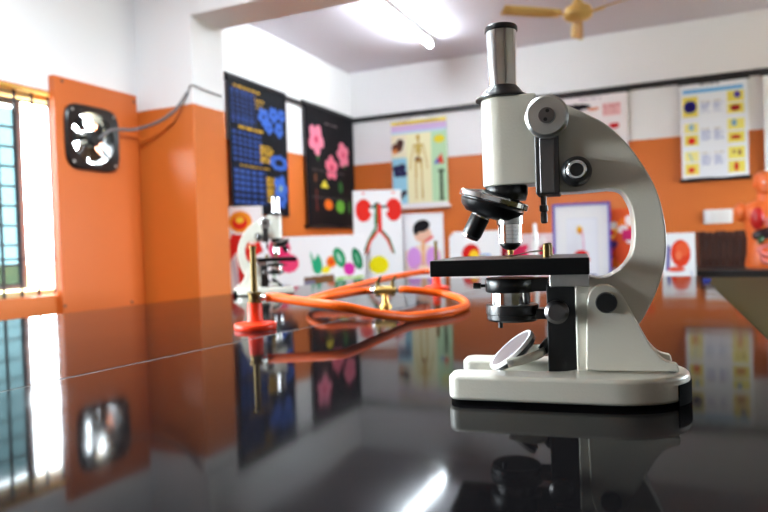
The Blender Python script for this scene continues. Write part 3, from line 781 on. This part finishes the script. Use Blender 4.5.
def paint_skeleton(p):
    p.rect(0, 0, 1, 1, (236, 232, 190)); p.rect(0, 0, 1, .04, (230, 206, 80)); p.rect(0, .04, 1, .12, (206, 176, 214)); p.rect(0, .12, 1, .15, (190, 214, 226))
    p.rect(0, .15, .27, .42, (232, 224, 196)); p.rect(0, .42, .27, .95, (150, 206, 226)); p.rect(.73, .15, 1, .94, (186, 222, 180))
    p.text(.1, .012, .9, .03, (170, 120, 50), 1)
    S = (196, 164, 62)
    p.ell(.49, .2, .035, .035, S); p.line([(.49, .23), (.49, .46)], .035, S); p.line([(.4, .285), (.58, .285)], .03, S)
    for v in (.3, .325, .35, .375): p.ell(.49, v, .075, .010, S)
    for s in (-1, 1):
        p.line([(.49 + s * .09, .285), (.49 + s * .13, .43), (.49 + s * .16, .56)], .02, S); p.line([(.49 + s * .05, .48), (.49 + s * .055, .67), (.49 + s * .06, .9)], .028, S)
    p.ell(.49, .46, .07, .03, (170, 130, 60)); p.ell(.47, .44, .05, .02, (120, 80, 50))
    p.ell(.1, .3, .11, .055, (96, 52, 40)); p.ell(.16, .25, .07, .05, (70, 40, 36)); p.ell(.06, .34, .05, .03, (210, 130, 70))
    for u, v in ((.08, .54), (.18, .53), (.1, .6), (.2, .6)): p.ell(u, v, .075, .04, (44, 40, 80))
    p.ell(.2, .83, .07, .03, (60, 46, 60), -35); p.ell(.15, .87, .05, .03, (60, 46, 60), -35)
    p.ell(.87, .24, .1, .045, (226, 210, 50)); p.poly([(.76, .52), (.9, .4), (.95, .52)], (222, 70, 50)); p.poly([(.76, .52), (.83, .45), (.86, .52)], (90, 100, 190))
    p.line([(.89, .6), (.89, .92)], .05, (58, 72, 50)); p.ell(.89, .6, .06, .02, (58, 72, 50)); p.ell(.89, .92, .05, .015, (58, 72, 50))
    p.rect(0, .95, 1, 1, (236, 236, 240))
def paint_cells(p):
    p.rect(0, 0, 1, 1, (234, 236, 242)); p.rect(.04, .075, .94, .11, (110, 178, 226)); p.text(.3, .025, .66, .05, (60, 60, 80), 1)
    Yc = (232, 214, 96)
    p.rect(.03, .15, .26, .35, Yc); p.ell(.145, .25, .1, .065, (42, 34, 120)); p.ell(.145, .25, .05, .033, (26, 20, 90))
    p.rect(.7, .13, .95, .235, Yc); p.ell(.85, .17, .05, .035, (90, 70, 170)); p.rect(.7, .25, .95, .35, Yc); p.ell(.82, .3, .075, .03, (160, 26, 40))
    p.rect(.05, .42, .26, .52, (238, 226, 140)); p.ell(.16, .46, .04, .035, (150, 190, 210)); p.rect(.05, .54, .26, .65, Yc); p.ell(.16, .6, .055, .035, (216, 44, 40))
    p.rect(.7, .41, .95, .52, (238, 226, 120)); p.ell(.8, .45, .04, .035, (130, 170, 200)); p.rect(.7, .54, .95, .65, Yc); p.ell(.82, .595, .075, .02, (190, 34, 34))
    p.rect(.05, .71, .26, .81, (238, 228, 150)); p.line([(.12, .73), (.16, .8)], .03, (180, 200, 190)); p.rect(.05, .83, .26, .95, Yc); p.ell(.15, .9, .05, .03, (214, 52, 44))
    p.rect(.7, .69, .95, .81, (236, 222, 110)); p.ell(.79, .74, .02, .02, (170, 120, 90)); p.ell(.87, .75, .02, .03, (150, 90, 70)); p.rect(.7, .83, .95, .95, Yc); p.ell(.82, .89, .035, .045, (206, 44, 36))
    for v in (.2, .48, .73):
        for u in (.31, .5):
            p.text(u, v, u + .15, v + .015, (170, 140, 90), 1); p.text(u, v + .025, u + .15, v + .13, (176, 182, 214), 5)
def paint_hidden(p):
    p.rect(0, 0, 1, 1, (238, 228, 228)); p.text(.45, .045, .72, .065, (130, 100, 130), 1)
    p.ell(.42, .125, .17, .036, (26, 22, 30)); p.ell(.62, .155, .07, .016, (214, 120, 70)); p.rect(.72, .11, .93, .24, (234, 184, 184)); p.text(.73, .12, .92, .23, (214, 150, 150), 6)
    p.ell(.85, .35, .06, .03, (206, 24, 28)); p.ell(.35, .55, .2, .12, (226, 150, 130)); p.rect(.1, .7, .5, .95, (216, 190, 200)); p.rect(.6, .66, .9, .9, (190, 220, 235))
wall_chart('wall_chart', 'black wall chart of blue cell grids and yellow lettering beside the column', 'L', (225.5, 73), (285, 95), (250, 215), paint_blue, rollers=(1,), wave=.012, rl_w=1.0)
wall_chart('wall_chart', 'black wall chart of pink flowers and fruits beside the corner of the room', 'L', (303, 101), (354, 120), (328, 227), paint_flowers, wave=.008, rl_w=1.02)
wall_chart('wall_chart', 'pale yellow wall chart of a standing skeleton on the back wall', 'B', (391, 123), (446, 116.5), (424, 207), paint_skeleton, rollers=(0,), wave=.004, roller_m='white_plastic')
wall_chart('wall_chart', 'pinkish white wall chart half hidden behind the top of the microscope arm', 'B', (540, 101), (627, 89), (590, 190), paint_hidden, rollers=(1,), wave=.003)
wall_chart('wall_chart', 'white wall chart with yellow picture boxes above the switch plate', 'B', (680, 84.5), (747, 76), (716, 178.5), paint_cells, wave=.006)
wall_chart('wall_chart', 'white wall chart cut off by the right edge of the picture', 'B', (763, 74), (830, 66), (790, 172), lambda p: (p.text(.2, .1, .8, .2, (120, 120, 160), 3), p.rect(.3, .3, .7, .6, (200, 210, 235))), rollers=(1,), wave=.004)

# ================================================================== DRAWINGS STANDING ON THE BENCH
def card(name, label, x0, x1, ytop, Z, turn, paint, bg=(238, 238, 240), lean=4, base=BZ, n=80, cat='drawing', frame=None):
    a, c = depth(x0, ytop, Z), depth(x1, ytop, Z)
    w = (c - a).length / max(.5, math.cos(YAW - turn)); mid = (a + c) / 2
    h = (mid.z - base) / math.cos(R(lean))
    r = thing(name, label, cat, (mid.x, mid.y, base), turn)
    r.rotation_euler = (R(-lean), 0, turn)
    p = Paint(w, h, bg, n); paint(p)
    s = sheet('card_sheet', p, r, 0, .006)
    b = bmesh.new()
    L = h * .7
    prism(b, [(-.004, L), (.0, 0.012), (.05 + L * math.tan(R(lean)) * 1.1, -.05 * math.sin(R(lean)) + .014)], lambda y, z, x: Vector((x, y + .010, z)), -w * .12, w * .12)
    obj('easel_leg', b, M['card'], r, smooth=0)
    if frame:
        t = .012; b = bmesh.new()
        for q in (((-w / 2 - t, -.012, 0), (-w / 2, .004, h)), ((w / 2, -.012, 0), (w / 2 + t, .004, h)), ((-w / 2 - t, -.012, h), (w / 2 + t, .004, h + t)), ((-w / 2, -.012, 0), (w / 2, .004, t))): box(b, *q)
        obj('picture_frame', b, frame, r, smooth=0)
    return r
RED, GRN = (226, 44, 34), (30, 120, 70)
def paint_kidney(p):
    for s in (0, 1):
        u = .22 if s == 0 else .84
        p.ell(u, .2, .17, .115, RED); p.ell(u, .03, .03, .012, (236, 90, 90))
        p.ell(.38 if s == 0 else .68, .2, .05, .03, (240, 232, 232))
    p.line([(.36, .17), (.68, .17)], .05, (20, 60, 50)); p.ell(.5, .15, .07, .025, (20, 60, 50))
    p.line([(.48, .16), (.46, .38), (.32, .5), (.2, .64)], .06, GRN); p.line([(.54, .16), (.54, .4)], .09, RED)
    p.line([(.52, .4), (.34, .51), (.25, .63)], .05, RED); p.line([(.54, .4), (.7, .5), (.8, .62)], .055, RED); p.line([(.6, .41), (.73, .49), (.82, .63)], .035, GRN)
    p.ell(.5, .745, .2, .09, (246, 230, 16)); p.text(.1, .86, .4, .88, (150, 170, 200), 1); p.ell(.85, .86, .1, .02, (110, 170, 200))
def paint_fruit(p):
    p.U = (p.U * 102 + 26) / 128; p.k *= 102 / 128
    p.ell(.33, .2, .085, .2, (228, 44, 104)); p.ell(.4, .45, .08, .16, (236, 66, 116)); p.line([(.3, .3), (.28, .7)], .02, (120, 160, 120))
    p.poly([(.57, .24), (.6, .42), (.63, .3), (.66, .42), (.65, .62), (.6, .62), (.575, .42)], (40, 168, 120)); p.ell(.625, .52, .04, .13, (40, 168, 120))
    p.ell(.69, .58, .035, .06, (240, 220, 30), -30); p.ell(.735, .45, .042, .1, (240, 130, 30)); p.ell(.735, .45, .02, .05, (230, 70, 20))
    p.ell(.8, .38, .045, .18, (36, 150, 96), -20); p.ell(.797, .38, .014, .09, (170, 214, 196), -20); p.ell(.875, .58, .045, .11, (214, 50, 160)); p.ell(.94, .41, .04, .19, (24, 120, 78), -15); p.ell(.94, .41, .01, .1, (110, 180, 140), -15)
    p.poly([(.515, .7), (.75, .66), (.76, .8), (.515, .88)], (122, 84, 50)); p.poly([(.515, .76), (.6, .75), (.6, .86), (.515, .88)], (120, 116, 140))
    p.line([(.77, .74), (.98, .72)], .02, (170, 206, 110)); p.ell(.8, .82, .04, .07, (110, 190, 130)); p.line([(.57, .86), (.56, .95)], .015, (120, 180, 200))
def paint_red_body(p):
    p.ell(.36, .17, .34, .12, (238, 150, 40)); p.ell(.34, .18, .22, .075, (226, 50, 30)); p.ell(.34, .15, .12, .035, (244, 206, 60))
    p.poly([(.1, .3), (.85, .33), (1, .5), (.72, .56), (.66, .98), (.3, .98), (.22, .5), (.04, .6), (0, .4)], (216, 36, 28))
    p.ell(.5, .42, .16, .05, (238, 120, 90)); p.ell(.7, .4, .1, .02, (240, 220, 210)); p.line([(.12, .6), (.26, .96)], .12, (200, 190, 200)); p.line([(.5, .55), (.5, .95)], .05, (244, 130, 90))
def paint_lungs(p):
    p.rect(0, 0, 1, 1, (226, 224, 228)); p.rect(.05, .03, .95, .97, (236, 236, 240))
    p.ell(.5, .28, .21, .11, (232, 186, 162)); p.ell(.48, .17, .2, .08, (24, 20, 24), -16); p.ell(.34, .22, .07, .07, (24, 20, 24)); p.line([(.5, .4), (.72, .32)], .08, (226, 112, 112))
    p.poly([(.4, .42), (.6, .42), (.92, .5), (.98, .76), (.04, .76), (.08, .5)], (236, 214, 196))
    p.ell(.28, .6, .17, .15, (214, 150, 222)); p.ell(.73, .6, .17, .15, (214, 150, 222)); p.rect(.46, .36, .54, .6, (230, 170, 120)); p.ell(.5, .6, .05, .12, (232, 180, 140)); p.line([(.14, .76), (.5, .66), (.86, .76)], .03, (216, 150, 170))
def paint_section(p):
    p.poly([(0, 0), (.1, 0), (0, .1)], (210, 120, 60)); p.ell(.42, .4, .17, .17, (214, 30, 26), 12); p.ell(.48, .44, .09, .1, (240, 200, 40)); p.ell(.6, .5, .12, .06, (240, 226, 120)); p.line([(.6, .44), (.78, .44)], .04, (120, 160, 220)); p.line([(.58, .5), (.66, .7)], .05, (238, 180, 60)); p.ell(.4, .6, .12, .04, (226, 110, 70))
def paint_stomach(p):
    p.rect(.22, .16, .8, .92, (228, 230, 240)); p.rect(.24, .175, .78, .905, (236, 238, 246))
    p.ell(.47, .31, .055, .05, (240, 190, 30)); p.ell(.485, .33, .03, .035, (226, 110, 30)); p.line([(.53, .35), (.535, .58)], .025, (226, 160, 196)); p.ell(.49, .62, .13, .055, (220, 36, 40)); p.ell(.58, .68, .07, .03, (226, 70, 60)); p.ell(.7, .88, .07, .012, (70, 90, 150))
def paint_collage(p):
    p.rect(0, 0, 1, 1, (226, 92, 44)); rnd = random.Random(5)
    for i in range(46):
        p.ell(rnd.random(), rnd.random(), .05 + .1 * rnd.random(), .02 + .05 * rnd.random(), rnd.choice([(222, 40, 40), (240, 120, 40), (248, 190, 60), (240, 230, 230), (90, 60, 130), (200, 60, 110), (236, 96, 60)]), rnd.random() * 180)
    p.ell(.16, .22, .08, .05, (246, 240, 230)); p.rect(.35, .28, .65, .42, (210, 40, 110)); p.ell(.8, .45, .1, .12, (66, 60, 130)); p.ell(.35, .6, .2, .14, (236, 90, 50)); p.ell(.85, .78, .12, .05, (244, 190, 40))
def paint_head(p):
    p.V = p.V * 1.31; p.k /= 1.31
    p.ell(.56, .45, .3, .3, (226, 66, 36)); p.ell(.62, .36, .2, .16, (236, 96, 56)); p.ell(.5, .5, .1, .1, (238, 120, 80)); p.line([(.2, .3), (.16, .8)], .1, (90, 80, 160)); p.ell(.42, .8, .26, .06, (230, 92, 70)); p.line([(.86, .86), (.9, .94)], .03, (130, 140, 190))
def paint_pinks(p):
    rnd = random.Random(9); p.rect(0, 0, 1, 1, (236, 214, 218))
    for i in range(16): p.ell(rnd.random(), .1 + .5 * rnd.random(), .05 + .06 * rnd.random(), .05 + .07 * rnd.random(), rnd.choice([(222, 40, 84), (226, 60, 60), (240, 150, 170), (200, 40, 60), (244, 236, 236)]), rnd.random() * 180)
    p.poly([(.1, .55), (.4, .2), (.55, .4), (.3, .62)], (220, 44, 90)); p.poly([(.62, .3), (.95, .2), (.9, .5), (.7, .55)], (204, 40, 60))
card('drawing_card', 'white card with a red human body figure at the left end of the drawings', 227, 261, 206, 3.62, YAW + R(6), paint_red_body)
card('drawing_card', 'wide white card of coloured flowers and vegetables under the black flower chart', 263, 364, 236, 3.66, YAW + R(4), paint_fruit, n=130)
card('drawing_card', 'white card of two red kidneys with a yellow bladder', 352, 401, 189.5, 3.84, YAW, paint_kidney)
card('drawing_card', 'pale card of a black haired boy with lilac lungs', 401, 443, 213, 3.9, YAW - R(4), paint_lungs)
card('drawing_card', 'white card with a small cut kidney seen under the tilted objective', 449, 500, 231, 3.9, YAW - R(8), paint_section)
card('drawing_card', 'pink and red collage card behind the working objective of the microscope', 497, 553, 234, 3.95, YAW - R(10), paint_pinks)
card('framed_drawing', 'violet framed white drawing of a stomach seen through the microscope arm', 556, 605, 205, 3.75, R(6), paint_stomach, frame=M['purple'])
card('drawing_card', 'orange and red collage card beside the violet framed drawing', 608, 650, 208, 3.75, R(6), paint_collage)
card('drawing_card', 'small white card with a red head, left of the dark wooden crate', 664, 693, 233, 3.08, R(6), paint_head)
# slim metal tube behind the stage
t0 = depth(535.5, 256, 3.55); t0.z = BZ
tub = thing('metal_tube', 'slim white and grey metal tube standing behind the microscope stage', 'tube', t0)
th = depth(535.5, 223, 3.55).z - BZ
obj('tube_body', lt([(0, 0), (.05, 0), (.05, .01), (.018, .016), (.018, th * .72), (.016, th * .74), (0, th * .74)], seg=24), M['white_plastic'], tub)
obj('tube_neck', lt([(0, th * .73), (.013, th * .73), (.013, th - .01), (.009, th), (0, th)], seg=20), M['steel'], tub)

# ================================================================== THINGS ON THE DARK BENCH, SWITCH PLATE
c0, c1 = depth(694.5, 268, 3.62), depth(746, 268, 3.57)
cw = (c1 - c0).length; cm = (c0 + c1) / 2
cr_ = thing('wooden_crate', 'dark brown crate of upright boards on the dark bench', 'crate', (cm.x + .02, max(cm.y, YD + .13), DZ), R(4))
chh = depth(720, 231, 3.6).z - DZ
nb = 8
for i in range(nb):
    w_ = cw / nb
    for yy in (-.11, .09):
        obj('board', bx((-cw / 2 + i * w_ + .002, yy, .012), (-cw / 2 + (i + 1) * w_ - .002, yy + .018, chh - .004 * (i % 3))), M['darkwood'], cr_, smooth=0, bevel=.002)
for sx in (-1, 1):
    obj('side_board', bx((sx * (cw / 2 - .01) - .009, -.092, .0), (sx * (cw / 2 - .01) + .009, .09, chh - .006)), M['darkwood'], cr_, smooth=0, bevel=.002)
obj('bottom_board', bx((-cw / 2, -.108, 0), (cw / 2, .106, .012)), M['darkwood'], cr_, smooth=0)
for z_ in (.035, chh - .045):
    obj('batten', bx((-cw / 2, -.118, z_), (cw / 2, -.1095, z_ + .018)), M['darkwood'], cr_, smooth=0, bevel=.001)
# torso model
tm0 = depth(766, 256, 3.28)
tm = thing('torso_model', 'orange anatomical torso model with open chest at the right edge', 'model', (tm0.x, max(tm0.y, YD + .12), DZ), R(10))
TH = depth(760, 171, 3.28).z - DZ
s = TH / .56
def sc_(p): return tuple(v * s for v in p)
b = bmesh.new()
rings = [(.0, .105, .075), (.02, .11, .08), (.09, .098, .075), (.17, .095, .072), (.25, .11, .078), (.31, .128, .078), (.35, .125, .07), (.375, .09, .058), (.39, .045, .045), (.43, .038, .042)]
prev = None
for z, rx_, ry_ in rings:
    ring = [b.verts.new(sc_((rx_ * math.cos(2 * math.pi * i / 28), ry_ * math.sin(2 * math.pi * i / 28), z))) for i in range(28)]
    if prev: [b.faces.new((prev[i], prev[(i + 1) % 28], ring[(i + 1) % 28], ring[i])) for i in range(28)]
    else: b.faces.new(ring[::-1])
    prev = ring
b.faces.new(prev)
for sx in (-1, 1): blob(b, sc_((sx * .128, 0, .325)), sc_((.036, .045, .055)))
obj('body', b, M['skin'], tm)
b = bmesh.new()
prof = [(0, .415, 0), (.035, .42, -.006), (.05, .44, -.012), (.057, .475, -.004), (.062, .51, .004), (.055, .54, .008), (.03, .557, .008), (0, .56, .008)]
prev = None
for r_, z, dy in prof:
    if r_ == 0:
        ring = [b.verts.new(sc_((0, dy, z)))]
    else: ring = [b.verts.new(sc_((r_ * .86 * math.cos(2 * math.pi * i / 24), dy + r_ * 1.1 * math.sin(2 * math.pi * i / 24), z))) for i in range(24)]
    if prev:
        for i in range(24):
            j = (i + 1) % 24
            b.faces.new((prev[0], ring[j], ring[i]) if len(prev) == 1 else (prev[i], prev[j], ring[0]) if len(ring) == 1 else (prev[i], prev[j], ring[j], ring[i]))
    prev = ring
blob(b, sc_((0, -.07, .475)), sc_((.011, .018, .018)))
for sx in (-1, 1): blob(b, sc_((sx * .052, .005, .48)), sc_((.008, .014, .02)))
hd = obj('head', b, M['skin'], tm)
for sx in (-1, 1): obj('eye', blob(bmesh.new(), sc_((sx * .02, -.058, .49)), sc_((.009, .008, .007))), M['card'], hd)
obj('mouth', blob(bmesh.new(), sc_((0, -.058, .448)), sc_((.018, .008, .005))), M['organ_red'], hd)
obj('lung', blob(bmesh.new(), sc_((-.052, -.05, .285)), sc_((.042, .036, .07))), M['organ_red'], tm)
obj('lung', blob(bmesh.new(), sc_((.052, -.05, .285)), sc_((.042, .036, .07))), M['organ_red'], tm)
obj('heart', blob(bmesh.new(), sc_((.005, -.078, .265)), sc_((.03, .02, .038)), Matrix.Rotation(R(25), 4, 'Y')), M['organ_pink'], tm)
obj('liver', blob(bmesh.new(), sc_((-.025, -.062, .195)), sc_((.065, .035, .034)), Matrix.Rotation(R(-12), 4, 'Y')), M['organ_dark'], tm)
obj('gall_bladder', blob(bmesh.new(), sc_((-.05, -.085, .165)), sc_((.014, .012, .026)), Matrix.Rotation(R(25), 4, 'Y')), M['organ_green'], tm)
gp = [sc_((.06 * math.cos(i * .9) * (1 - i * .03), -.072 - .006 * math.sin(i * 1.7), .12 - i * .006 + .02 * math.sin(i * .9))) for i in range(14)]
obj('intestine', tb(smooth_path(gp, 5), .014 * s, 10), M['organ_pink'], tm)
# switch plate on the back wall
s0, s1, s2 = on_y(703.5, 215, YB), on_y(732.5, 211, YB), on_y(718, 222, YB)
sw = s1.x - s0.x
sp = thing('switch_plate', 'white electrical switch plate on the orange back wall', 'switch', ((s0.x + s1.x) / 2, YB, (s0.z + s1.z) / 2))
sh = (sp.location.z - s2.z) * 1.15
obj('plate', bx((-sw / 2, -.012, -sh), (sw / 2, 0, sh * .35)), M['white_plastic'], sp, bevel=.003)
for i in range(4):
    x = -sw * .36 + i * sw * .24
    obj('rocker', bx((x - .014, -.018, -sh * .75), (x + .014, -.011, sh * .12)), M['white_plastic'] if i else M['card'], sp, bevel=.002)
be = on_z(707, 281.5, T)
tag(obj('plastic_block', bx((-.011, -.008, 0), (.011, .008, .009)), M['blue'], bevel=.002, loc=be), 'tiny dark blue block near the far right corner of the black table', 'block')

# ================================================================== CEILING: FAN AND TUBE LIGHT
hub = depth(578, 14, 3.33)
cf = thing('ceiling_fan', 'gold ceiling fan with three blades hanging from the ceiling', 'fan', (hub.x, hub.y, ZC))
hz = hub.z - ZC
obj('canopy', lt([(0, 0), (.045, 0), (.04, -.03), (.014, -.05), (0, -.05)], seg=24), M['gold'], cf)
obj('downrod', lt([(0, -.04), (.009, -.04), (.009, hz + .04), (0, hz + .04)], seg=14), M['gold'], cf)
obj('motor_housing', lt([(0, hz + .075), (.02, hz + .07), (.035, hz + .045), (.066, hz + .030), (.072, hz + .012), (.072, hz - .012), (.06, hz - .024), (.03, hz - .034), (0, hz - .036)], seg=36), M['gold'], cf)
bl = None
for ang in (194, 314, 74):
    if bl is None:
        b = bmesh.new(); G = []
        for i in range(7):
            t = i / 6; x = .10 + .32 * t; wd = .022 + .010 * math.sin(t * 2.2)
            G.append([b.verts.new((x, y_ * wd, hz - .004 + y_ * .012)) for y_ in (-1, -.33, .33, 1)])
        for i in range(6):
            for j in range(3): b.faces.new((G[i][j], G[i + 1][j], G[i + 1][j + 1], G[i][j + 1]))
        bl = o = obj('fan_blade', b, M['gold'], cf)
        so = o.modifiers.new('t', 'SOLIDIFY'); so.thickness = .003
        br = obj('blade_iron', bx((.055, -.014, hz - .010), (.14, .014, hz - .003)), M['gold'], o, bevel=.002)
        o.rotation_euler = (0, 0, R(ang) + YAW)
    else:
        c = copy_tree(bl, cf); c.rotation_euler = (0, 0, R(ang) + YAW)
tl_ = thing('tube_light', 'long white fluorescent tube light on the ceiling', 'lamp', (-1.55, 3.8, ZC))
obj('batten', bx((-.022, -.61, -.035), (.022, .61, 0)), M['white_plastic'], tl_, bevel=.003)
obj('lamp_tube', tb([(0, -.585, -.052), (0, .585, -.052)], .014, 16), M['lamp'], tl_)
for sy in (-1, 1): obj('end_cap', bx((-.018, sy * .595 - .012, -.07), (.018, sy * .595 + .012, -.03)), M['white_plastic'], tl_, bevel=.003)
